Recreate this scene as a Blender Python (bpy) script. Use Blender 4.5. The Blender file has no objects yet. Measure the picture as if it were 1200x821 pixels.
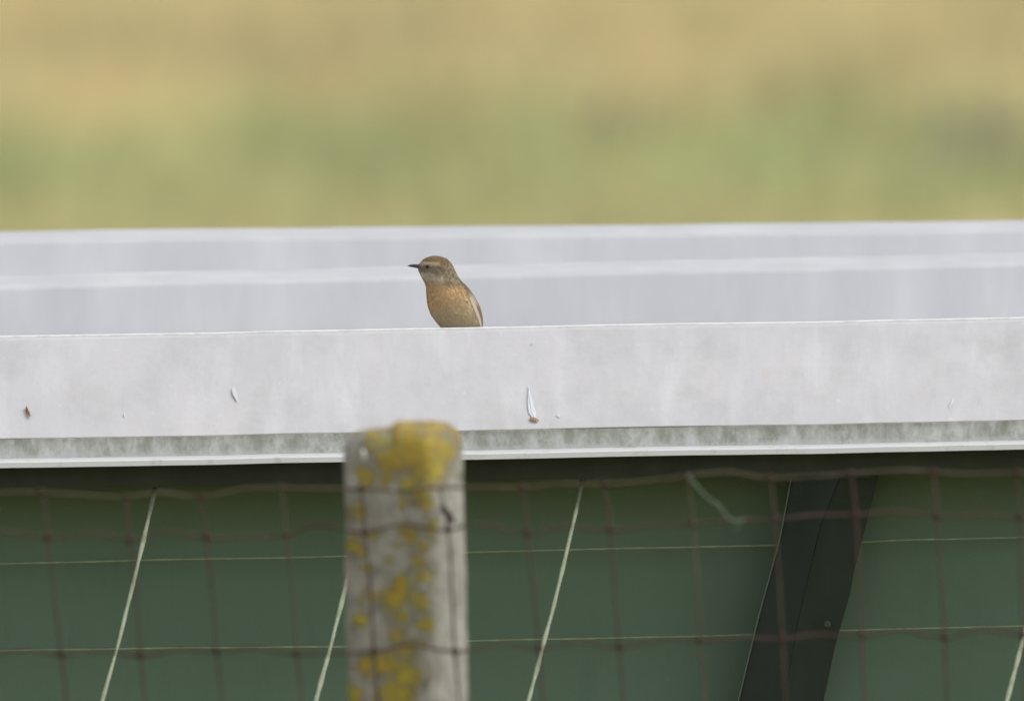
import bpy, bmesh, math, random
import numpy as np
from mathutils import Vector, Matrix, noise
random.seed(7); rng = np.random.default_rng(7)
R = math.radians
sc = bpy.context.scene
COL = sc.collection

# ------------------------------------------------------------------ camera
FPX = 26667.0                      # focal length in pixels of the 1200 px wide photograph
CAM_H = 2.68
cam_d = bpy.data.cameras.new('camera'); cam = bpy.data.objects.new('camera', cam_d); COL.objects.link(cam)
cam_d.sensor_width = 36; cam_d.lens = 36 * FPX / 1200
cam_d.clip_start = 0.5; cam_d.clip_end = 6000
ROT = (Matrix.Rotation(R(90 - 4.0), 3, 'X') @ Matrix.Rotation(R(-1.05), 3, 'Z'))
cam.location = (0, 0, CAM_H); cam.rotation_euler = ROT.to_euler()
cam_d.dof.use_dof = True; cam_d.dof.focus_distance = 20.06; cam_d.dof.aperture_fstop = 9.3
cam_d.dof.aperture_blades = 0
sc.camera = cam

# ------------------------------------------------------------------ world, sun, exposure (overcast)
SUN_EL, SUN_AZ = 52, 104            # degrees: veiled sun to the right of the view
w = bpy.data.worlds.new('World'); sc.world = w; w.use_nodes = True
nt = w.node_tree; nt.nodes.clear()
sky = nt.nodes.new('ShaderNodeTexSky'); sky.sky_type = 'NISHITA'; sky.sun_disc = False
sky.sun_elevation = R(SUN_EL); sky.sun_rotation = R(SUN_AZ); sky.dust_density = 3.0; sky.air_density = 1.0
hs = nt.nodes.new('ShaderNodeHueSaturation'); hs.inputs['Saturation'].default_value = 0.22
bg = nt.nodes.new('ShaderNodeBackground'); bg.inputs['Strength'].default_value = 0.15
wo = nt.nodes.new('ShaderNodeOutputWorld')
nt.links.new(sky.outputs[0], hs.inputs['Color']); nt.links.new(hs.outputs[0], bg.inputs[0]); nt.links.new(bg.outputs[0], wo.inputs[0])
sd = bpy.data.lights.new('sun', 'SUN'); sd.energy = 0.8; sd.angle = R(25); sd.color = (1.0, 0.96, 0.9)
so = bpy.data.objects.new('sun', sd); COL.objects.link(so)
az = R(SUN_AZ); el = R(SUN_EL)
sdir = Vector((math.sin(az) * math.cos(el), math.cos(az) * math.cos(el), math.sin(el)))
so.rotation_euler = sdir.to_track_quat('Z', 'Y').to_euler()
vs = sc.view_settings
vs.view_transform = 'Standard'; vs.look = 'None'; vs.exposure = 0.12; vs.gamma = 1.0; vs.use_curve_mapping = False

# ------------------------------------------------------------------ helpers
def at(px, py, Y):
    d = ROT @ Vector(((px - 600) / FPX, (410.5 - py) / FPX, -1))
    return Vector((0, 0, CAM_H)) + d * (Y / d.y)
def zat(py, Y): # height of a level edge crossing the middle of the view
    return at(600, py, Y).z

def link(name, verts, faces, mat, parent=None, smooth=False):
    me = bpy.data.meshes.new(name); me.from_pydata([tuple(v) for v in verts], [], faces); me.update()
    if smooth:
        for p in me.polygons: p.use_smooth = True
    if mat: me.materials.append(mat)
    o = bpy.data.objects.new(name, me); COL.objects.link(o); o.parent = parent
    return o
def tag(o, label=None, cat=None, group=None, kind=None):
    if label: o['label'] = label
    if cat: o['category'] = cat
    if group: o['group'] = group
    if kind: o['kind'] = kind
    return o
def empty(name, loc=(0, 0, 0)):
    o = bpy.data.objects.new(name, None); o.location = loc; COL.objects.link(o); o.empty_display_size = 0.05
    return o
def kid(o, parent):       # parent while keeping world-space vertices where they are
    o.parent = parent; p = parent; off = Vector((0, 0, 0))
    while p is not None:
        off += p.location; p = p.parent
    o.location = -off; return o

def sst(x, a, b): t = min(1, max(0, (x-a)/(b-a))); return t*t*(3-2*t)
def catmull(pts, n=6):
    P = [pts[0]] + list(pts) + [pts[-1]]; out = []
    for i in range(1, len(P) - 2):
        a, b, c, d = P[i-1], P[i], P[i+1], P[i+2]
        for k in range(n):
            t = k / n
            out.append(0.5 * ((2*b) + (c - a)*t + (2*a - 5*b + 4*c - d)*t*t + (3*b - a - 3*c + d)*t*t*t))
    out.append(pts[-1].copy()); return out
def tube_geo(pts, r, sides=7, verts=None, faces=None, jitter=0.0):
    verts = [] if verts is None else verts; faces = [] if faces is None else faces
    base = len(verts); n = len(pts)
    for i, p in enumerate(pts):
        t = (pts[min(i+1, n-1)] - pts[max(i-1, 0)]).normalized()
        u = t.cross(Vector((0, 1, 0.013)))
        u = t.cross(Vector((1, 0, 0.02))) if u.length < 0.3 else u
        u.normalize(); v = t.cross(u).normalized()
        rr = r(i / max(1, n-1)) if callable(r) else r
        rr *= 1 + jitter * (noise.noise(p * 90) )
        for k in range(sides):
            a = 2 * math.pi * k / sides
            verts.append(p + u * (math.cos(a) * rr) + v * (math.sin(a) * rr))
    for i in range(n - 1):
        for k in range(sides):
            k2 = (k + 1) % sides
            faces.append((base + i*sides + k, base + i*sides + k2, base + (i+1)*sides + k2, base + (i+1)*sides + k))
    faces.append(tuple(base + k for k in range(sides))[::-1]); faces.append(tuple(base + (n-1)*sides + k for k in range(sides)))
    return verts, faces

# material builder
class M:
    def __init__(s, name, rough=0.6, spec=0.3):
        s.m = bpy.data.materials.new(name); s.m.use_nodes = True; s.t = s.m.node_tree
        s.b = s.t.nodes['Principled BSDF']; s.b.inputs['Roughness'].default_value = rough
        s.b.inputs['Specular IOR Level'].default_value = spec
        s.co = s.t.nodes.new('ShaderNodeTexCoord').outputs['Object']
    def map(s, scale):
        n = s.t.nodes.new('ShaderNodeMapping'); n.inputs['Scale'].default_value = scale
        s.t.links.new(s.co, n.inputs[0]); return n.outputs[0]
    def noise(s, scale=(1, 1, 1), sc_=10, detail=5, rough=0.55, lo=0.35, hi=0.65, dist=0.0):
        n = s.t.nodes.new('ShaderNodeTexNoise'); n.inputs['Scale'].default_value = sc_
        n.inputs['Detail'].default_value = detail; n.inputs['Roughness'].default_value = rough; n.inputs['Distortion'].default_value = dist
        s.t.links.new(s.map(scale), n.inputs['Vector'])
        r = s.t.nodes.new('ShaderNodeMapRange'); r.inputs[1].default_value = lo; r.inputs[2].default_value = hi
        s.t.links.new(n.outputs['Fac'], r.inputs[0]); return r.outputs[0]
    def mul(s, a, b):
        n = s.t.nodes.new('ShaderNodeMath'); n.operation = 'MULTIPLY'; s._in(a, n.inputs[0]); s._in(b, n.inputs[1]); return n.outputs[0]
    def _in(s, a, sock):
        if isinstance(a, (int, float)): sock.default_value = a
        elif isinstance(a, tuple): sock.default_value = (*a, 1)
        else: s.t.links.new(a, sock)
    def mix(s, f, a, b):
        n = s.t.nodes.new('ShaderNodeMix'); n.data_type = 'RGBA'
        s._in(f, n.inputs[0]); s._in(a, n.inputs[6]); s._in(b, n.inputs[7]); return n.outputs[2]
    def attr(s, name, out='Color'):
        n = s.t.nodes.new('ShaderNodeAttribute'); n.attribute_name = name; return n.outputs[out]
    def zramp(s, z0, z1, axis='Z'):
        x = s.t.nodes.new('ShaderNodeSeparateXYZ'); s.t.links.new(s.co, x.inputs[0])
        r = s.t.nodes.new('ShaderNodeMapRange'); r.inputs[1].default_value = z0; r.inputs[2].default_value = z1
        r.interpolation_type = 'SMOOTHSTEP'
        s.t.links.new(x.outputs[axis], r.inputs[0]); return r.outputs[0]
    def col(s, c): s._in(c, s.b.inputs['Base Color']); return s
    def bump(s, h, d=0.001, st=0.5):
        n = s.t.nodes.new('ShaderNodeBump'); n.inputs['Distance'].default_value = d; n.inputs['Strength'].default_value = st
        s.t.links.new(h, n.inputs['Height']); s.t.links.new(n.outputs[0], s.b.inputs['Normal']); return s

CREST = zat(384, 20.0)

# white weathered coated sheet
m = M('white_sheet', 0.6, 0.15)
base = m.mix(m.noise((1, 1, .6), 9, 5, .6, .3, .7), (.60, .60, .618), (.69, .68, .692))
base = m.mix(m.mul(m.noise((1, .3, .16), 55, 6, .65, .5, .82), .45), base, (.53, .53, .54))
base = m.mix(m.mul(m.noise((1, 1, .5), 22, 7, .72, .52, .8), .45), base, (.50, .50, .50))
base = m.mix(m.mul(m.noise((1, .25, .14), 34, 4, .6, .52, .8), .55), base, (.82, .82, .84))
base = m.mix(m.mul(m.noise((1, 1, .35), 14, 5, .65, .50, .72), .55), base, (.50, .495, .50))
base = m.mix(m.mul(m.noise((1.6, 1, 1), 60, 3, .5, .60, .78), .35), base, (.62, .56, .49))
base = m.mix(m.mul(m.noise((1, 1, .45), 170, 2, .5, .68, .80), .5), base, (.82, .82, .82))
white = m.col(base).bump(m.noise((1, 1, 1), 160, 5, .6, .2, .8), .0006, .25).m
# the two ribs behind: less dirt
m = M('white_sheet_clean', 0.8, 0.04)
base = m.mix(m.noise((1, 1, .05), 11, 4, .6, .3, .7), (.592, .60, .622), (.70, .70, .72))
base = m.mix(m.mul(m.noise((1, .3, .25), 20, 5, .6, .42, .72), .6), base, (.57, .578, .595))
white2 = m.col(base).m
# algae-stained channel
m = M('stained_channel', 0.75, 0.2)
base = m.mix(m.noise((1, 1, .5), 40, 6, .65, .35, .65), (.74, .755, .72), (.84, .85, .83))
base = m.mix(m.mul(m.noise((1, 1, .9), 75, 7, .72, .50, .66), .6), base, (.43, .445, .37))
low = m.zramp(zat(519, 19.9), zat(529, 19.9))
inv = m.t.nodes.new('ShaderNodeMath'); inv.operation = 'SUBTRACT'; inv.inputs[0].default_value = 1; m.t.links.new(low, inv.inputs[1])
base = m.mix(m.mul(m.mul(inv.outputs[0], m.noise((1, 1, .5), 60, 6, .7, .38, .62)), .6), base, (.26, .28, .20))
stained = m.col(base).bump(m.noise((1, 1, 1), 300, 4, .6, .2, .8), .001, .4).m
m = M('lip_white', 0.4, 0.4)
lipm = m.col(m.mix(m.mul(m.noise((1, 1, 1), 45, 6, .7, .55, .72), .6), (.78, .79, .80), (.42, .44, .38))).m
m = M('dark_steel_shade', 0.6, 0.3)
dark = m.col(m.mix(m.noise((1, 1, .5), 30, 5, .6), (.040, .048, .034), (.056, .066, .046))).m  # dark steel; under the eave its colour stands for shade
m = M('brace_steel', 0.5, 0.35)
brace_m = m.col(m.mix(m.noise((1, 1, .3), 25, 5, .6), (.014, .025, .017), (.022, .036, .025))).m
m = M('brace_highlight', 0.5, 0.4)
edge_m = m.col(m.mix(m.noise((1, 1, .3), 40, 4, .6), (.09, .125, .095), (.14, .18, .135))).m
# green tarpaulin
m = M('green_tarpaulin', 0.5, 0.35)
base = m.mix(m.noise((1, 1, 1), 7, 4, .5, .3, .7), (.118, .194, .134), (.134, .212, .152))
olive_shade = m.mul(m.zramp(zat(640, 19.96), zat(600, 19.96)), m.noise((1, 1, 1), 30, 5, .6, .05, .45))
base = m.mix(m.mul(olive_shade, .6), base, (.105, .150, .062))  # olive shade below the eave, painted into the tarpaulin colour
base = m.mix(m.mul(m.noise((1, 1, .3), 45, 6, .7, .55, .8), .35), base, (.075, .14, .09))
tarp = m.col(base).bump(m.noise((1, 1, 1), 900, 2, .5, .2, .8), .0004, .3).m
m = M('pale_line', 0.7, 0.2)
line_m = m.col(m.mix(m.noise((1, 1, 1), 60, 4, .6), (.24, .30, .20), (.34, .40, .28))).m
m = M('pale_cord', 0.7, 0.2)
cord_m = m.col(m.mix(m.noise((1, 1, 1), 60, 5, .7, .4, .7), (.33, .37, .26), (.24, .27, .18))).m
# rusty wire
m = M('rusty_wire', 0.8, 0.2)
wire_m = m.col(m.mix(m.noise((1, 1, 1), 25, 5, .7, .4, .62), (.105, .078, .064), (.092, .055, .046))).m
m = M('weathered_wire', 0.8, 0.2)
wire_top = m.col(m.mix(m.noise((1, 1, 1), 25, 5, .7, .4, .62), (.135, .125, .085), (.10, .075, .055))).m

# ------------------------------------------------------------------ ground
m = M('meadow_ground', 0.95, 0.1)
base = m.mix(m.noise((1, 1, 1), .8, 8, .7, .35, .65), (.19, .19, .075), (.33, .27, .13))
ground_m = m.col(base).m
NX = 40
xs = [-3000, -1500, -700, -300, -100, -40, -15, -5, 0, 5, 15, 40, 100, 300, 700, 1500, 3000]
ys = [-400, -100, -30, -5, 5, 15, 25, 38, 55, 80, 130, 250, 500, 1000, 2000, 4500]
V = [(x, y, 0) for y in ys for x in xs]
F = [(j*len(xs)+i, j*len(xs)+i+1, (j+1)*len(xs)+i+1, (j+1)*len(xs)+i) for j in range(len(ys)-1) for i in range(len(xs)-1)]
tag(link('ground', V, F, ground_m), 'straw yellow and green meadow ground stretching away behind the roof', kind='structure')

# ------------------------------------------------------------------ shelter
X0, X1 = -2.6, 2.6
shelter = empty('field_shelter', (0, 20.9, 0))
tag(shelter, 'green-sided shelter with a long white ribbed sheet roof under the bird', 'shelter')
def xs_list(step=0.02):
    n = int((1.0) / step)
    mid = [-0.6 + 1.2 * i / int(1.2/step) for i in range(int(1.2/step) + 1)]
    return [X0 + (mid[0]-X0)*i/20 for i in range(20)] + mid + [mid[-1] + (X1-mid[-1])*i/20 for i in range(1, 21)]
XL = xs_list()
def slopef(s): return lambda x: s * 0.7 * math.tanh(x / 0.7)
def extrude(name, prof, mat, wob=0.0004, slope=0.0, yaw=0.0, seed=0.0, smooth=False, thick=None):
    sf = slopef(slope); verts = []; faces = []
    n = len(prof)
    for x in XL:
        for (y, z) in prof:
            dz = wob * noise.noise(Vector((x * 5, seed, 0))) * 1.6 + wob * .7 * noise.noise(Vector((x * 17, seed + 5, 0)))
            dy = wob * 2 * noise.noise(Vector((x * 4, seed + 9, z * 10)))
            verts.append((x, y + dy + yaw * x, z + dz + sf(x)))
    for i in range(len(XL) - 1):
        for k in range(n - 1):
            faces.append((i*n+k, (i+1)*n+k, (i+1)*n+k+1, i*n+k+1))
    o = link(name, verts, faces, mat, smooth=smooth)
    return kid(o, shelter)
T = .0012
# front edge panel: sloping white face, rolled crest, drop to the pan behind
prof = [(19.899, zat(503.5, 19.893) + .0), (19.8935, zat(503.6, 19.893)), (19.893, zat(502.6, 19.893))]
for k in range(1, 12):
    f = k / 12; prof.append((19.893 + .092 * f, zat(502.6 + (388 - 502.6) * f, 19.893 + .092 * f)))
prof += [(19.985, zat(388, 19.985)), (19.989, CREST - .0009), (19.994, CREST - .0001), (20.000, CREST), (20.005, CREST - .001), (20.008, CREST - .004), (20.011, CREST - .032)]
extrude('edge_panel', prof, white, .00045, seed=1)
PAN = CREST - .032
extrude('roof_pan', [(20.0112, PAN - .0005), (20.2, PAN), (20.632, PAN - .016)], white2, .0003, seed=2)
m = M('bead_highlight', 0.5, 0.2); bead_m = m.col(m.mix(m.noise((1, 1, 1), 60, 4, .6, .45, .7), (.92, .92, .91), (.76, .76, .75))).m  # highlight along the crest painted in: bead whiter than the sheet
verts = []; faces = []
P = [Vector((x, 19.994 + .0009 * noise.noise(Vector((x * 4, 10, 13))), CREST + .0001 + .00045 * (1.6 * noise.noise(Vector((x * 5, 1, 0))) + .7 * noise.noise(Vector((x * 17, 6, 0)))))) for x in XL]
v, f = tube_geo(P, .0015, 8); kid(link('edge_highlight_bead', v, f, bead_m, smooth=True), shelter)
def rib(name, yf, ytop_px, ybase_px, depth, slope, seed, parts=9):
    zt = zat(ytop_px, yf + .02)
    p = [(yf, PAN - .017)]
    for k in range(1, 7): p.append((yf + .018 * k / 7, PAN - .017 + (zt - .003 + .017 - PAN) * k / 7))
    p += [(yf + .018, zt - .003), (yf + .0195, zt - .0008), (yf + .024, zt), (yf + depth - .008, zt + .0015), (yf + depth, zt - .002), (yf + depth + .02, PAN - .016)]
    return extrude(name, p, white2, .0006, slope=slope, seed=seed)
rib('roof_rib', 20.635, 323, 380, .170, .0050, 3)
extrude('roof_pan', [(20.823, PAN - .016), (21.262, PAN - .016)], white2, .0003, seed=4)
rib('roof_rib', 21.262, 277, 306, .16, -.0088, 6)
extrude('roof_pan', [(21.442, PAN - .016), (21.9, PAN - .02), (21.9, PAN - .12)], white2, .0003, seed=7)
# channel below the face
extrude('eave_channel', [(19.8975, zat(503.0, 19.903)), (19.8985, zat(505, 19.9)), (19.9, zat(520, 19.9)), (19.9, zat(531.5, 19.9)), ], stained, .0003, seed=8)
zl = zat(530.5, 19.87)
extrude('eave_lip', [(19.9045, zl + .0012), (19.874, zl), (19.8715, zl - .0008), (19.871, zat(537.4, 19.871)), (19.874, zat(537.6, 19.871)), (19.885, zat(536, 19.885))], lipm, .0004, seed=1)
zb = zat(536.2, 19.885)
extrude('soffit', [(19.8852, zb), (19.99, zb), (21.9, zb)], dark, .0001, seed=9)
extrude('eave_shade_beam', [(19.903, zb - .0005), (19.903, zat(563, 19.903)), (19.96, zat(563, 19.903) - .001)], dark, .0004, seed=10)  # dark strip standing in for the shade of the gap below the lip
# curtain: gently billowing tarpaulin, three sides and the back
def curtain(name, p0, p1, ztop, nx, nz):
    verts = []; faces = []
    d = Vector((p1[0]-p0[0], p1[1]-p0[1], 0)); nrm = Vector((d.y, -d.x, 0)).normalized()
    for j in range(nz + 1):
        z = ztop * (1 - j / nz)
        for i in range(nx + 1):
            p = Vector((p0[0], p0[1], z)) + d * (i / nx)
            k = min(1, (ztop - z) * 6)
            p += nrm * (.010 * noise.noise(Vector((p.x * 3, p.y * 3, z * 1.5))) * k)
            verts.append(p)
    for j in range(nz):
        for i in range(nx):
            a = j*(nx+1)+i; faces.append((a, a+nx+1, a+nx+2, a+1))
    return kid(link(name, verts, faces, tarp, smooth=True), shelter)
CY = 19.965
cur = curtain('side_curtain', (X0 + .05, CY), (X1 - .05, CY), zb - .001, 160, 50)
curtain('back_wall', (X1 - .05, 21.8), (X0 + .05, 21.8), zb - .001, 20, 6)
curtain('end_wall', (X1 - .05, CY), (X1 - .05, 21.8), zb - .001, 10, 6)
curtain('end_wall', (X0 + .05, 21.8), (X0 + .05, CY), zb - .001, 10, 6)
for pts in ([(-900, 682), (0, 660), (400, 651.5), (560, 646.5), (900, 638.5), (1010, 634.5), (1200, 629.5), (2100, 611)],
            [(-900, 780), (0, 762), (400, 757), (555, 750.5), (880, 743.5), (990, 738.5), (1200, 733), (2100, 716)]):
    P = catmull([at(x, y, CY - .013) for x, y in pts], 14)
    P = [p + Vector((0, 0, .0006 * noise.noise(p * 14))) for p in P]
    v, f = tube_geo(P, .00095, 6)
    kid(link('guide_wire', v, f, line_m, smooth=True), shelter)
# slanting cords
for (xa, ya, xb, yb, r) in ((182, 570, 120, 821, .0019), (432, 566, 370, 821, .0019), (683, 562, 619, 821, .0019), (1242, 556, 1180, 821, .0019)):
    A = at(xa, ya, 19.93); B = at(xb, yb, 19.60)
    D = (B - A); A2 = A; B2 = A + D * 3.0
    P = []
    for i in range(60):
        t = i / 59; p = A2 + (B2 - A2) * t
        p.x += .0007 * noise.noise(Vector((t * 14, xa, 0))) + .0016 * math.sin(t * math.pi * 3.0); P.append(p)
    v, f = tube_geo(P, r, 8, jitter=.5)
    kid(link('cord', v, f, cord_m, smooth=True), shelter)
# brace: leaning steel section with two faces
ctrl_l = [(929, 556), (915, 630), (888, 729), (866, 821), (824, 980), (527, 2125)]
ctrl_m = [(985, 556), (961, 615), (934, 729), (918, 821), (880, 980), (583, 2125)]
ctrl_r = [(1030, 556), (1012, 626), (1001, 667), (997, 692), (979, 755), (965, 821), (930, 980), (633, 2125)]
def samp(c, y):
    for (x0, y0), (x1, y1) in zip(c, c[1:]):
        if y <= y1: return x0 + (x1 - x0) * (y - y0) / (y1 - y0)
    return c[-1][0]
verts = []; faces = []
ysamp = [556 + (980 - 556) * i / 30 for i in range(31)] + [980 + 1145 * i / 10 for i in range(1, 11)]
for y in ysamp:
    l, mm, r = samp(ctrl_l, y), samp(ctrl_m, y), samp(ctrl_r, y)
    verts += [at(l, y, 19.940), at(l + 1, y, 19.915), at(mm, y, 19.908), at(mm + 1.2, y, 19.914), at(r, y, 19.925), at(r, y, 19.945)]
for i in range(40):
    for k in range(5):
        a = i*6+k; faces.append((a, a+6, a+7, a+1))
    faces.append((i*6+5, i*6+11, i*6+6, i*6))
faces.append((0, 1, 2, 3, 4, 5)); n_ = 40*6; faces.append((n_+5, n_+4, n_+3, n_+2, n_+1, n_))
brace = kid(link('brace', verts, faces, brace_m), shelter)
v, f = tube_geo([at(samp(ctrl_l, y) - 1.0, y, 19.913) for y in ysamp], .0007, 6)
kid(link('brace_highlight', v, f, edge_m, smooth=True), shelter)  # highlight on the left edge, painted as a thin paler tube
bp = at(969, 731, 19.910)
v, f = tube_geo([bp, bp + Vector((0, -.003, 0)), bp + Vector((0, -.0045, 0))], lambda t: .0036 if t < .9 else .0022, 6)
o = link('bolt', v, f, dark); kid(o, shelter)
# bird droppings dried on the sheet
m = M('dropping_white', 0.8, 0.2); drop_m = m.col(m.mix(m.noise((1, 1, 1), 300, 3, .6), (.76, .77, .77), (.70, .70, .70))).m
def facepoint(px, py, lift=.0006):
    f = (502.6 - (py + (px - 600) * .0183)) / (502.6 - 384); Y = 19.893 + .092 * f
    p = at(px, py, Y - .0004); return p + Vector((0, -lift, lift * .3))
def splat(px, py, wpx, hpx, lean=0.0, seed=0, mat=None, name='dropping'):
    v = []; n = 14
    for k in range(n):
        a = 2*math.pi*k/n; r = 1 + .35 * noise.noise(Vector((math.cos(a)*1.3, math.sin(a)*1.3, seed)))
        taper = 1 - .5 * max(0, -math.sin(a))
        dx = math.cos(a)*wpx*r*taper; dy = math.sin(a)*hpx*r
        v.append(facepoint(px + dx + lean*dy, py - dy, .0003))
    v.append(facepoint(px, py, .0005))
    kid(link(name, v, [(k, (k+1) % n, n) for k in range(n)], mat or drop_m, smooth=True), shelter)
for i, a in enumerate([(276, 462, 3, 8, -.3), (146, 486, 1, 3, 0), (1115, 472, 1.4, 6, .5), (655, 487, 3, 2, 0), (625, 401, 1.4, 1.2, 0)]):
    splat(*a, seed=i)

# feather stuck to the sheet
m = M('feather_white', 0.7, 0.2); fw = m.col((.76, .79, .83)).m
m = M('feather_rust', 0.7, 0.2); fr = m.col((.42, .27, .19)).m
m = M('dry_leaf', 0.8, 0.2); leaf_m = m.col(m.mix(m.noise((1, 1, 1), 200, 3), (.25, .12, .07), (.40, .24, .16))).m
froot = facepoint(627, 492)
feather = empty('feather', froot); tag(feather, 'small white feather with rusty base stuck to the white roof face', 'feather')
axis = [(619.5, 452), (620, 460), (621, 468), (622, 476), (624, 484), (627, 491)]
wid = [.3, 1.4, 2.6, 3.6, 4.2, 1.5]
v = []; f = []
for (x, y), w_ in zip(axis, wid):
    v += [facepoint(x - w_, y, .0004), facepoint(x, y, .0007), facepoint(x + w_, y, .0004)]
for i in range(5):
    for k in range(2): a = i*3+k; f.append((a, a+3, a+4, a+1))
kid(link('vane', v, f, fw, smooth=True), feather)
v, f = tube_geo([facepoint(x, y, .0007) for x, y in axis], .0003, 5); kid(link('quill', v, f, fw), feather)
v = []; f = []; n = 12
for k in range(n):
    a = 2*math.pi*k/n; v.append(facepoint(626 + 5.5*math.cos(a), 491.5 + 2.4*math.sin(a) + 1.2*math.cos(a), .0012 + .001*random.random()))
v.append(facepoint(626, 491.5, .003)); f = [(k, (k+1) % n, n) for k in range(n)]
kid(link('down_tuft', v, f, fr, smooth=True), feather)
# dead leaf fragment
v = []; f = []
ax = [(31, 476, .5), (31.5, 480, 1.7), (33, 484, 2.2), (35.5, 488, .8)]
for x, y, w_ in ax: v += [facepoint(x - w_, y, .0005), facepoint(x, y, .003), facepoint(x + w_, y, .001)]
for i in range(3):
    for k in range(2): a = i*3+k; f.append((a, a+3, a+4, a+1))
tag(link('leaf_fragment', v, f, leaf_m, smooth=True), 'tiny dry brown leaf scrap stuck low on the white roof face', 'leaf')

# ------------------------------------------------------------------ concrete post
PY = 18.35
PXW = PY / FPX * 1.0
pc = at(478, 821, PY); px_m = PXW
W = .0805; ang = R(-19.5)
post_root_z = 0
top = zat(493, PY) + (478-600) * -0.0183 * 0  # refined below
top = at(478, 498, PY).z
m = M('lichened_concrete', 0.9, 0.15)
lich = m.attr('lichen', 'Fac')
brk = m.noise((1, 1, 1), 150, 7, .75, .32, .68)
def math_node(mm, op, a, b):
    n = mm.t.nodes.new('ShaderNodeMath'); n.operation = op; mm._in(a, n.inputs[0]); mm._in(b, n.inputs[1]); return n.outputs[0]
s_ = math_node(m, 'ADD', lich, math_node(m, 'MULTIPLY', math_node(m, 'SUBTRACT', brk, .5), 1.05))
mr = m.t.nodes.new('ShaderNodeMapRange'); mr.inputs[1].default_value = .26; mr.inputs[2].default_value = .72; m.t.links.new(s_, mr.inputs[0]); mask = mr.outputs[0]
conc = m.mix(m.noise((1, 1, .6), 35, 7, .7, .32, .68), (.34, .33, .285), (.56, .545, .50))
conc = m.mix(m.mul(m.noise((1, 1, 1), 260, 5, .7, .52, .70), .6), conc, (.17, .16, .13))
conc = m.mix(m.mul(m.noise((1, 1, 1), 70, 5, .65, .48, .64), .8), conc, (.25, .25, .21))
conc = m.mix(m.mul(m.noise((1, 1, .5), 90, 4, .6, .60, .74), .6), conc, (.60, .59, .56))
yel = m.mix(m.noise((1, 1, 1), 45, 5, .6, .38, .62), (.55, .48, .08), (.56, .39, .07))
yel = m.mix(m.mul(m.noise((1, 1, 1), 130, 6, .75, .42, .66), .7), yel, (.27, .24, .09))
m.col(m.mix(mask, conc, yel))
yo = m.zramp(zat(512, PY), zat(498, PY))
m.col(m.mix(mask, conc, m.mix(m.mul(yo, .7), yel, (.48, .34, .12))))
hgt = math_node(m, 'ADD', m.mul(m.noise((1, 1, 1), 240, 7, .7, .2, .8), .6), math_node(m, 'MULTIPLY', mask, .5))
m.bump(hgt, .0022, .9); post_m = m.m
# section ring (rounded square) swept up, closing in a low dome
def ring(half, rad, n=10):
    out = []
    for q in range(4):
        cx = (half - rad) * (1 if q in (0, 3) else -1); cy = (half - rad) * (1 if q in (0, 1) else -1)
        for k in range(n):
            a = math.pi/2*q + math.pi/2*k/(n-1)
            out.append((cx + rad*math.cos(a), cy + rad*math.sin(a)))
    res = []
    for i in range(len(out)):
        a = out[i]; b = out[(i+1) % len(out)]; d = math.hypot(b[0]-a[0], b[1]-a[1]); k = max(1, int(d / .0025))
        for j in range(k): res.append((a[0] + (b[0]-a[0])*j/k, a[1] + (b[1]-a[1])*j/k))
    return res
base_ring = ring(W/2, .011)
nr = len(base_ring)
zs = [(0.0, 1.0), (.3, 1), (.6, 1), (top - .30, 1.0)]
zz = top - .30
while zz < top - .028: zz += .0025; zs.append((zz, 1.0))
H0 = top - .026
for k in range(1, 15):
    a = math.pi/2*k/14; zs.append((H0 + .026*math.sin(a), .60 + .40 * (max(0, math.cos(a)))**.62))
zs.append((top + .0006, .40)); zs.append((top + .001, .18)); zs.append((top + .001, .02))
ca, sa = math.cos(ang), math.sin(ang)
verts = []; faces = []
for zi, (z, s) in enumerate(zs):
    for (x, y) in base_ring:
        X = x*s*ca - y*s*sa; Y_ = x*s*sa + y*s*ca
        p = Vector((pc.x + X, PY + .012 + Y_, z))
        nn = noise.fractal(p * 55, 1.0, 2.2, 4)
        nb = noise.noise(p * 22)
        rdir = Vector((X, Y_, 0)); rl = rdir.length or 1
        p += rdir / rl * (.0007*nn + .0012*nb); p.z += (.0008 * nn + .0022*nb) if z > H0 else 0
        if z > H0: p.z -= .005 * (1 - sst(X - Y_*.0, -.010, -.004)) * min(1, (z - H0) / .018)
        verts.append(p)
for j in range(len(zs) - 1):
    for i in range(nr):
        i2 = (i+1) % nr; faces.append((j*nr+i, j*nr+i2, (j+1)*nr+i2, (j+1)*nr+i))
faces.append(tuple((len(zs)-1)*nr + i for i in range(nr)))
post = link('fence_post', verts, faces, post_m, smooth=True)
tag(post, 'weathered concrete fence post crusted with yellow lichen before the white roof', 'fence post')
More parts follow.
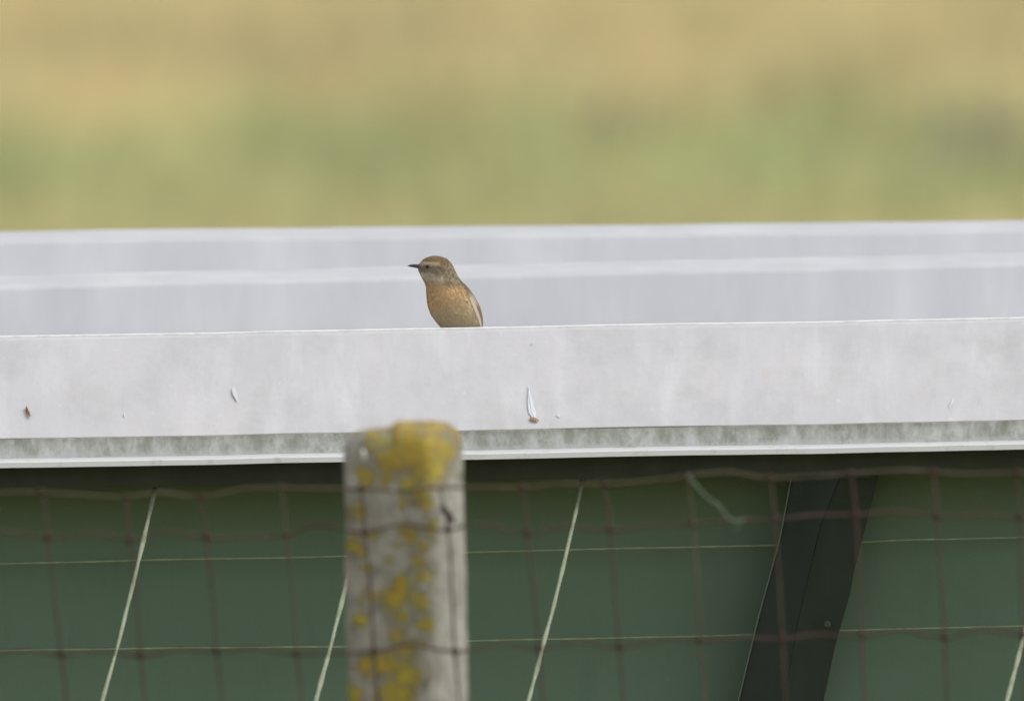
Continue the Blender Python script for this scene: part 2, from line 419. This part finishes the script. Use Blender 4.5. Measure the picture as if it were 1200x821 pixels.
# lichen colonies, placed on the faces (photo pixel centre, radius)
spots = [(520, 530, 22, .8), (478, 520, 30, 1), (440, 515, 20, .7), (490, 575, 22, .8), (455, 560, 14, .7), (490, 655, 16, .7), (480, 760, 18, .7), (470, 720, 14, .7), (430, 700, 12, .6), (475, 503, 26, 1), (508, 500, 20, .9), (495, 530, 34, 1), (505, 548, 26, 1), (460, 540, 22, .9), (447, 540, 12, .8), (428, 558, 13, .9), (420, 600, 13, .8), (417, 640, 15, .8),
         (470, 685, 14, 1.1), (463, 700, 18, 1), (490, 700, 14, .9), (497, 672, 13, .7), (498, 730, 12, .9), (422, 728, 12, .9), (466, 742, 12, .8), (500, 705, 12, .7), (440, 700, 9, .6),
         (450, 778, 16, 1), (475, 790, 24, 1), (430, 782, 12, .9), (465, 812, 24, 1), (412, 815, 16, 1), (480, 625, 17, .8), (498, 640, 12, .7), (470, 590, 11, .5), (500, 590, 12, .8), (437, 626, 11, .6), (540, 520, 12, .6), (541, 560, 8, .5),
         (425, 500, 12, .6), (535, 508, 15, .8), (480, 570, 15, .8), (505, 615, 10, .7), (425, 665, 10, .6), (497, 752, 10, .5), (455, 655, 8, .5)]
wh = np.array([at(x, y, PY - .03)[:] for x, y, _, _ in spots]); rad = np.array([s[2] for s in spots]) * px_m; amp = np.array([s[3] for s in spots])
vv = np.array([v_[:] for v_ in verts])
d2 = (vv[:, None, 0] - wh[None, :, 0])**2 + (vv[:, None, 2] - wh[None, :, 2])**2
L = (amp * np.exp(-d2 / (rad**2) * 1.1)).max(1)
at_ = post.data.attributes.new('lichen', 'FLOAT', 'POINT'); at_.data.foreach_set('value', L.astype(np.float32))

# ------------------------------------------------------------------ wire netting
NY = PY - .036
net = empty('wire_netting', (0, NY, 0)); tag(net, 'rusty square-mesh wire netting stretched across in front of the green shelter side', 'wire fence')
def netY(px):   # bends round the post face, otherwise straight
    return NY - .018 * math.exp(-((px - 470) / 75) ** 2)
V_ = [[(50, 583), (56, 627), (64, 700), (72, 766), (78, 821)], [(148, 580), (152, 630), (160, 700), (165, 768), (170, 821)], [(236, 582), (242, 629), (248, 690), (254, 763), (260, 821)],
      [(330, 572), (335, 626), (342, 680), (348, 765), (354, 821)], [(423, 574), (428, 624), (434, 690), (438, 762), (443, 821)], [(515, 572), (523, 601), (525, 619), (528, 660), (533, 763), (538, 821)],
      [(612, 570), (618, 624), (625, 690), (632, 760), (637, 821)], [(708, 567), (715, 621), (721, 700), (726, 758), (731, 821)], [(806, 558), (812, 613), (818, 700), (821, 750), (826, 821)],
      [(903, 560), (908, 608), (914, 700), (917, 748), (921, 821)], [(998, 555), (1003, 603), (1006, 660), (1010, 745), (1013, 821)], [(1094, 553), (1098, 605), (1104, 700), (1107, 747), (1110, 821)],
      [(1193, 554), (1195, 606), (1197, 700), (1199, 744), (1201, 821)]]
Hs = [[(0, 577), (50, 577), (100, 580), (148, 582), (190, 577), (236, 582), (290, 572), (330, 572), (423, 573), (470, 575), (515, 571), (612, 571), (650, 567), (708, 567), (770, 562), (850, 553), (903, 560), (998, 555), (1060, 551), (1130, 555), (1200, 554)],
      [(0, 622), (56, 630), (110, 624), (152, 633), (195, 622), (242, 630), (290, 630), (335, 627), (372, 615), (428, 624), (470, 614), (523, 621), (560, 613), (618, 625), (665, 617), (715, 621), (760, 616), (812, 614), (850, 610), (908, 608), (955, 603), (1003, 603), (1050, 599), (1098, 605), (1150, 603), (1200, 606)],
      [(0, 764), (35, 761), (72, 767), (120, 762), (165, 768), (210, 761), (254, 763), (300, 759), (348, 766), (438, 763), (480, 755), (533, 763), (590, 755), (632, 760), (680, 752), (726, 758), (780, 749), (821, 750), (870, 747), (917, 748), (960, 743), (1010, 745), (1055, 738), (1107, 747), (1150, 737), (1200, 744)]]
def extend(h, step=96, n=14):
    l = h[0]; r = h[-1]
    out = [(l[0] - 48*k, l[1] + .0185*48*k + 4*math.sin(k*2.6 + h[0][1])) for k in range(n*2, 0, -1)]
    out2 = [(r[0] + 48*k, r[1] - .0185*48*k + 4*math.sin(k*2.4 + h[0][1])) for k in range(1, n*2)]
    return out + h + out2
for q_ in range(1, 10): Hs.append([(x, y + 142 * q_ + 3*math.sin(x + q_)) for x, y in Hs[2]])
for k, h in enumerate(Hs):
    P = catmull([at(x, y, netY(x)) for x, y in extend(h)], 6)
    v, f = tube_geo(P, .0011, 7, jitter=.4)
    kid(link('line_wire', v, f, wire_top if k == 0 else wire_m, smooth=True), net)
allv = [[(x - 96*k, y + 1.8*k) for x, y in V_[0]] for k in range(12, 0, -1)] + V_ + [[(x + 97*k, y - 1.8*k) for x, y in V_[-1]] for k in range(1, 13)]
for vi, c in enumerate(allv):
    c = c + [(c[-1][0] + 8, 905), (c[-1][0] + 12, 1000), (c[-1][0] + 14, 1500), (c[-1][0] + 22, 2040)]
    P = catmull([at(x, y, netY(x) - .0022) for x, y in c], 8)
    v, f = tube_geo(P, .0010, 7, jitter=.4)
    # wrapped joints where the stay meets each line wire
    for h in Hs[:3]:
        hx = extend(h); yy = None
        for (x0, y0), (x1, y1) in zip(hx, hx[1:]):
            xm = samp(c, y0)
            if x0 <= xm <= x1: yy = y0 + (y1-y0)*(xm-x0)/max(1, x1-x0); break
        if yy is None: continue
        xm = samp(c, yy)
        q = at(xm, yy, netY(xm) - .0010)
        pts = [q + Vector((.0042*(t/15-.5)*1.0, .0024*math.sin(t*1.25), .0024*math.cos(t*1.25))) for t in range(16)]
        tube_geo(pts, .0009, 5, v, f)
    kid(link('stay_wire', v, f, wire_m if vi % 5 else wire_top, smooth=True), net)
# staple fixing the net to the post
m = M('rusty_iron', 0.8, 0.2); iron = m.col(m.mix(m.noise((1, 1, 1), 300, 3), (.035, .02, .025), (.07, .04, .04))).m
sp = at(525, 602, netY(525) - .0035)
v, f = tube_geo([sp + Vector((-.004, .012, .004)), sp + Vector((-.003, 0, .003)), sp + Vector((.001, -.001, -.001)), sp + Vector((.003, 0, -.005)), sp + Vector((.003, .012, -.006))], .0026, 8)
kid(link('staple', v, f, iron, smooth=True), net)
sp = at(426, 534, netY(426) - .0005)
v, f = tube_geo([sp + Vector((0, .012, .0035)), sp + Vector((0, 0, .003)), sp + Vector((.0003, -.001, 0)), sp + Vector((.0004, 0, -.003)), sp + Vector((.0004, .012, -.0035))], .0012, 8)
m = M('zinc_glint', .3, .5); m.b.inputs['Metallic'].default_value = .3
kid(link('staple', v, f, m.col((.95, .97, .95)).m, smooth=True), net)  # near-white colour paints a glint on this small staple
# scrap of pale twine caught on the netting
m = M('pale_twine', 0.8, 0.2); tw = m.col(m.mix(m.noise((1, 1, 1), 200, 3), (.15, .21, .16), (.21, .26, .21))).m
P = catmull([at(x, y, NY - d) for x, y, d in ((806, 556, .004), (815, 568, .006), (828, 582, .007), (842, 592, .008), (853, 606, .006), (862, 610, .004), (872, 607, .003), (868, 612, .003), (860, 622, .002))], 6)
v, f = tube_geo(P, .0008, 6)
tag(link('twine_scrap', v, f, tw, smooth=True), 'frayed scrap of pale blue-green twine caught on the top of the netting', 'twine')

# ------------------------------------------------------------------ bird
BY = 20.034
SL = [(299.7, 506, 513), (300.6, 502.5, 517), (302, 499, 521), (304, 495.5, 524.5), (306.5, 493, 527), (309, 491.2, 529), (312, 490.2, 530.7), (315, 490, 532), (318, 491, 533.5), (322, 492.8, 535.2), (326, 494.8, 537.6),
      (330, 497, 541), (334, 499, 544.5), (338, 500, 548), (344, 499.9, 552), (350, 500.3, 555.5), (356, 501.2, 558.7), (362, 502.8, 561.2), (368, 505, 563), (374, 509, 564.3), (380, 513.5, 565), (386, 519, 564.3), (392, 526, 562), (398, 534, 558), (402, 543, 552)]
ysl = np.array([s[0] for s in SL]); xl_ = np.array([s[1] for s in SL]); xr_ = np.array([s[2] for s in SL])
def bsec(py):
    l = np.interp(py, ysl, xl_); r = np.interp(py, ysl, xr_)
    c = at((l + r) / 2, py, BY); a = (r - l) / 2 * BY / FPX
    kd = np.interp(py, [300, 318, 330, 350, 380, 402], [.80, .80, .88, .92, .88, .7])
    cy = np.interp(py, [300, 330, 360, 402], [0, .001, .003, .008])
    return c + Vector((0, cy, 0)), a, a * kd
def bpt(py, th, off=0.0):
    c, a, b = bsec(py)
    return Vector((c.x + (a + off)*math.cos(th), c.y - (b + off)*math.sin(th), c.z))
def lerp3(a, b, t): t = min(1, max(0, t)); return tuple(a[i] + (b[i]-a[i])*t for i in range(3))
def plumage(p):
    # p: photo-plane position of a point of the plumage (x, y) plus angle th round the body
    x, y, th = p
    crown = (.215, .15, .085); ear = (.25, .205, .14); face = (.40, .32, .20); throat = (.52, .47, .35)
    collar = (.54, .46, .34); nape = (.30, .25, .165); breast = (.66, .455, .25); belly = (.57, .46, .285); vent = (.46, .40, .28); back = (.20, .155, .09)
    c = crown
    c = lerp3(c, face, sst(y, 304.5, 308) * (1 - sst(x, 508, 518)))
    c = lerp3(c, ear, sst(y, 309, 311.5))
    c = lerp3(c, (.68, .57, .40), min(1, 1.5 * max(0, 1 - abs(y - 307.4 - (x-500)*.05)/2.2)) * .5 * (1 - sst(x, 513, 518)))
    c = lerp3(c, (.10, .085, .06), .65 * sst(x, 502, 504) * (1 - sst(x, 512, 518)) * max(0, 1 - abs(y - 311.6 - (x-502)*.08) / 2.0))
    c = lerp3(c, (.10, .085, .05), .8 * max(0, 1 - math.hypot(x - 500.5, (y - 311.6)*1.3) / 5.4))
    c = lerp3(c, throat, sst(y, 315, 320) * (1 - sst(x, 504, 512)))
    c = lerp3(c, collar, sst(y, 319 - (x-500)*.12, 324) * (1 - sst(x, 518, 526)))
    c = lerp3(c, nape, sst(y, 306, 314) * sst(x, 516, 525))
    yb = 330.5 + (x - 500) * .12 + 2.2 * noise.noise(Vector((x * .22, y * .1, th)))
    c = lerp3(c, breast, sst(y, yb - 5.5, yb + 4))
    c = lerp3(c, belly, sst(y + (x-505)*.28, 350, 376))
    c = lerp3(c, vent, sst(y, 376, 381))
    c = lerp3(c, back, sst(math.cos(th + R(45)), .50, .72) * sst(y, 326, 334))
    return c
m = M('plumage', 0.85, 0.1); pc_ = m.attr('plume')
m.b.inputs['Sheen Weight'].default_value = .05
m.col(m.mix(m.mul(m.noise((1, 1, .5), 900, 3, .6, .45, .7), .25), pc_, m.mix(.5, pc_, (.14, .11, .06)))); plume_m = m.m
def colour_attr(o, cols):
    a = o.data.color_attributes.new('plume', 'FLOAT_COLOR', 'POINT'); a.data.foreach_set('color', np.array([(*c, 1) for c in cols], dtype=np.float32).ravel())
foot = at(545, 424, BY); bird = empty('bird', (foot.x, BY + .005, PAN))
tag(bird, 'small brown songbird with orange breast perched on the white roof edge, facing left', 'bird')
NT = 48; yy_ = list(np.linspace(299.75, 402, 90)); verts = []; cols = []; faces = []
def photo_xy(py, th):
    l = np.interp(py, ysl, xl_); r = np.interp(py, ysl, xr_); return (l+r)/2 + (r-l)/2*math.cos(th)
for y in yy_:
    for k in range(NT):
        th = 2*math.pi*k/NT; p = bpt(y, th)
        p += Vector((math.cos(th), -math.sin(th), 0)) * (.00035 * noise.noise(p * 400))
        verts.append(p); cols.append(plumage((photo_xy(y, th), y, th)))
for j in range(len(yy_) - 1):
    for k in range(NT):
        k2 = (k+1) % NT; faces.append((j*NT+k, (j+1)*NT+k, (j+1)*NT+k2, j*NT+k2))
faces.append(tuple(range(NT))); faces.append(tuple((len(yy_)-1)*NT + k for k in range(NT))[::-1])
body = kid(link('body', verts, faces, plume_m, smooth=True), bird); colour_attr(body, cols)
# short contour feathers
verts = []; faces = []; cols = []
for _ in range(9000):
    y = random.uniform(300.5, 399); th = random.uniform(0, 2*math.pi)
    if random.random() > (bsec(y)[1] / .026) * 1.2: continue
    ln = random.uniform(2.0, 3.6) * (0.75 if y < 325 else 1.2)
    x = photo_xy(y, th)
    if abs(x - 501) < 3.4 and abs(y - 311.4) < 2.6 and math.sin(th) > 0: continue
    if y < 306: ln *= .5
    p0 = bpt(y, th, -.0001); p1 = bpt(min(402, y + ln), th + random.uniform(-.05, .05), random.uniform(.0002, .0008) * (.3 if y < 334 else .8))
    wv = Vector((-math.sin(th), -math.cos(th), 0)) * random.uniform(.00022, .00045)
    mid = (p0 + p1) / 2 + Vector((math.cos(th), -math.sin(th), 0)) * .0002
    b0 = len(verts); verts += [p0, mid - wv, mid + wv, p1]; faces += [(b0, b0+1, b0+3, b0+2)]
    c = plumage((x, y, th)); j = random.uniform(.94, 1.10)
    if y < 308 and random.random() < .3: j *= .7
    cols += [tuple(q*j for q in c)] * 4
fl = kid(link('feathers', verts, faces, plume_m), bird); colour_attr(fl, cols); fl['kind'] = 'stuff'
# folded wings: shells over the flank with a pale edge and darker quills
def wing(th0, th1, flip):
    verts = []; faces = []; cols = []; ny, nk = 44, 12
    for j in range(ny + 1):
        t = j / ny; y = 333 + (401 - 333) * t
        k0 = th0 + (th1 - th0) * .45 * (1-t)**2 * 0; spread = math.sin(math.pi * min(1, .12 + t * .80)) ** .6
        mid = (th0 + th1)/2 - flip * .30 * t
        for k in range(nk + 1):
            s = k / nk * 2 - 1
            th = mid + s * (th1 - th0)/2 * spread
            off = .0005 + .0011 * (1 - s*s) * math.sin(math.pi * min(1, t + .1))
            verts.append(bpt(y, th, off))
            e = s * flip
            c = (.145, .105, .065)
            c = lerp3(c, (.22, .15, .09), .5 + .5*math.sin(k*3.1))
            if e > .55 and t > .22: c = lerp3(c, (.58, .50, .38), sst(e, .66, .86) * sst(t, .15, .3))
            if e > .2 and .10 < t < .42: c = lerp3(c, (.50, .43, .32), .7 * sst(e, .2, .6) * sst(t, .10, .25) * (1 - sst(t, .30, .42)))
            cols.append(c)
    for j in range(ny):
        for k in range(nk):
            a = j*(nk+1)+k; faces.append((a, a+1, a+nk+2, a+nk+1))
    o = kid(link('wing', verts, faces, plume_m, smooth=True), bird); colour_attr(o, cols)
wing(R(-52), R(45), 1); wing(R(-138), R(-46), -1)
# tail
verts = []; faces = []; cols = []
for k in range(6):
    a0 = at(549 + k*1.8, 386, BY + .012); a1 = at(563 + k*2.2, 416 - abs(k-3)*.6, BY + .016)
    wv = Vector((.0016, .0004*k, 0)); b0 = len(verts)
    mid = (a0 + a1)/2
    verts += [a0 - wv*.6, a0 + wv*.6, mid - wv, mid + wv, a1 - wv*.6, a1 + wv*.5]
    off = Vector((0, .0006*k, 0)); verts[b0:] = [q + off for q in verts[b0:]]
    faces += [(b0, b0+1, b0+3, b0+2), (b0+2, b0+3, b0+5, b0+4)]; cols += [(.09, .065, .045)]*6
o = kid(link('tail', verts, faces, plume_m, smooth=True), bird); colour_attr(o, cols)
# beak, eyes, legs
m = M('beak_horn', 0.35, 0.5); beak_m = m.col((.105, .095, .12)).m
m = M('eye_black', 0.08, 0.6); eye_m = m.col((.012, .010, .008)).m
m = M('leg_black', 0.5, 0.4); leg_m = m.col((.02, .018, .016)).m
def cone(name, P, rs, mat):
    n = 12; verts = []; faces = []
    for p, (ry, rz) in zip(P, rs):
        for k in range(n):
            a = 2*math.pi*k/n; verts.append(p + Vector((0, ry*math.cos(a), rz*math.sin(a))))
    for j in range(len(P)-1):
        for k in range(n): faces.append((j*n+k, j*n+(k+1) % n, (j+1)*n+(k+1) % n, (j+1)*n+k))
    faces += [tuple(range(n)), tuple((len(P)-1)*n + k for k in range(n))[::-1]]
    return kid(link(name, verts, faces, mat, smooth=True), bird)
yb_ = BY - .001
cone('beak', [at(493.5, 311.6, yb_), at(489.5, 311.2, yb_), at(485, 310.7, yb_), at(481, 310.8, yb_), at(478.6, 311.4, yb_), at(477.6, 312.1, yb_)], [(.0020, .0016), (.0017, .0013), (.0012, .0010), (.0008, .0007), (.0005, .0004), (.0001, .0001)], beak_m)
cone('beak', [at(493.5, 313.6, yb_), at(489.5, 313.3, yb_), at(485, 312.7, yb_), at(481, 312.3, yb_), at(478.4, 312.1, yb_)], [(.0018, .0011), (.0015, .0009), (.0010, .0006), (.0006, .0004), (.0001, .0001)], beak_m)
for sgn in (1, -1):
    l, r = np.interp(311.6, ysl, xl_), np.interp(311.6, ysl, xr_)
    cth = (501 - (l+r)/2) / ((r-l)/2); th = math.acos(cth) * sgn
    c = bpt(311.5, th, -.0006)
    bm = bmesh.new(); bmesh.ops.create_uvsphere(bm, u_segments=16, v_segments=10, radius=.00185)
    for v_ in bm.verts: v_.co = Vector((v_.co.x*1.1, v_.co.y*.8, v_.co.z)) + c
    me = bpy.data.meshes.new('eye'); bm.to_mesh(me); bm.free(); me.materials.append(eye_m)
    for p_ in me.polygons: p_.use_smooth = True
    o = bpy.data.objects.new('eye', me); COL.objects.link(o); kid(o, bird)
for dx, dy in ((-.004, -.006), (.006, .006)):
    a = at(540, 396, BY); a += Vector((dx, dy + .004, 0)); k_ = a + Vector((.004, 0, -.010)); g = Vector((a.x - .001, a.y, PAN + .0012))
    v, f = tube_geo([a, k_, g], .0008, 6)
    for ax_, ay_ in ((-.009, -.003), (-.009, .003), (-.010, 0), (.007, 0)):
        tube_geo([g, g + Vector((ax_*.6, ay_*.6, .0008)), g + Vector((ax_, ay_, -.0004))], .0005, 5, v, f)
    kid(link('leg', v, f, leg_m, smooth=True), bird)

# ------------------------------------------------------------------ meadow grass (behind the shelter)
m = M('meadow_grass', 0.8, 0.15); gc = m.attr('plume'); m.col(gc)
m.b.inputs['Transmission Weight'].default_value = 0
grass_m = m.m
tr = m.t.nodes.new('ShaderNodeBsdfTranslucent'); m.t.links.new(gc, tr.inputs[0])
mx = m.t.nodes.new('ShaderNodeMixShader'); mx.inputs[0].default_value = .4
outn = m.t.nodes['Material Output']; m.t.links.new(m.b.outputs[0], mx.inputs[1]); m.t.links.new(tr.outputs[0], mx.inputs[2]); m.t.links.new(mx.outputs[0], outn.inputs[0])
def blades(name, x, y, h, lean, wdt, cols, label, cat):
    n = len(x); th = rng.uniform(0, 2*np.pi, n); la = rng.uniform(0, 2*np.pi, n)
    wx = np.cos(th)*wdt; wy = np.sin(th)*wdt; lx = np.cos(la)*lean*h; ly = np.sin(la)*lean*h
    P = np.zeros((n, 5, 3))
    P[:, 0] = np.stack([x-wx, y-wy, np.zeros(n)], 1); P[:, 1] = np.stack([x+wx, y+wy, np.zeros(n)], 1)
    P[:, 2] = np.stack([x+lx*.4-wx*.8, y+ly*.4-wy*.8, h*.6], 1); P[:, 3] = np.stack([x+lx*.4+wx*.8, y+ly*.4+wy*.8, h*.6], 1)
    P[:, 4] = np.stack([x+lx, y+ly, h], 1)
    me = bpy.data.meshes.new(name); b = np.arange(n)*5
    me.vertices.add(n*5); me.vertices.foreach_set('co', P.ravel())
    quads = np.stack([b, b+1, b+3, b+2], 1); tris = np.stack([b+2, b+3, b+4], 1)
    me.loops.add(n*7); me.loops.foreach_set('vertex_index', np.concatenate([quads, tris], 1).ravel().astype(np.int32))
    me.polygons.add(n*2); st = np.stack([np.arange(n)*7, np.arange(n)*7+4], 1).ravel(); me.polygons.foreach_set('loop_start', st.astype(np.int32))
    me.update(calc_edges=True); me.materials.append(grass_m)
    a = me.color_attributes.new('plume', 'FLOAT_COLOR', 'POINT'); c4 = np.concatenate([np.repeat(cols, 5, 0), np.ones((n*5, 1))], 1); a.data.foreach_set('color', c4.astype(np.float32).ravel())
    o = bpy.data.objects.new(name, me); COL.objects.link(o); tag(o, label, cat, kind='stuff'); return o
N = 240000
gx = rng.uniform(-3.6, 3.6, N); gy = 27 + 31 * rng.uniform(0, 1, N) ** .75
def fb(sx, sy, seed, xx, yy, k=3):
    out = np.zeros(len(xx))
    for i in range(len(xx)): out[i] = noise.fractal(Vector((xx[i]*sx, yy[i]*sy, seed)), 1.0, 2.0, k)
    return out
n1 = fb(2.2, .45, 1.0, gx, gy); n2 = fb(7.0, .9, 7.0, gx, gy, 3); n3 = fb(1.0, .3, 3.0, gx, gy, 2)
# green sward nearer, ripened straw beyond
g = 1 / (1 + np.exp((gy - 43.1 + n1*.7) / .32)); g *= .45 + .55 / (1 + np.exp(-(gy - 40.6 + n3*.5) / .3))
g = np.clip(g * .74 + n2*.42 + n3*.12, 0, 1)
straw = np.array([.86, .75, .44]); green = np.array([.57, .64, .325])
cols = straw[None]*(1-g[:, None]) + green[None]*g[:, None]
dk = np.clip(1 + .18*n1 + rng.normal(0, .12, N), .5, 1.4); cols *= dk[:, None]
hh = rng.uniform(.08, .20, N) * (1 + .35*n2)
blades('meadow_grass', gx, gy, hh, rng.uniform(.1, .8, N), rng.uniform(.003, .006, N), cols, 'out-of-focus meadow of dry straw and green grass behind the roof', 'grass')
# taller dead weed clumps, brownish, and one pale flowering tuft
def weed(name, px, py, Yd, n, spread, h0, c, label, cat='weed'):
    p = at(px, py, Yd); rr = rng.normal(0, spread, (n, 2)); base_z = 0
    cc = np.array(c)[None] * rng.uniform(.7, 1.3, (n, 1)); hh = rng.uniform(.5, 1, n)*h0
    o = blades(name, p.x + rr[:, 0], Yd + rr[:, 1], hh, rng.uniform(.05, .3, n), rng.uniform(.003, .006, n), cc, label, cat); o['kind'] = 'thing'; return o
weed('dead_weed', 1158, 176, 41.4, 55, .085, .30, (.50, .47, .40), 'greyish brown dead weed clump at the right of the meadow')
weed('dead_weed', 712, 160, 42.5, 60, .05, .22, (.40, .38, .25), 'faint darker weed clump in the middle of the green meadow')
for o_ in bpy.data.objects:
    if o_.name.startswith('dead_weed'): o_['group'] = 'dead weeds in the meadow'
weed('pale_tuft', 466, 190, 42.0, 90, .025, .12, (.70, .66, .58), 'pale bleached grass tuft in the green meadow left of centre', 'grass tuft')
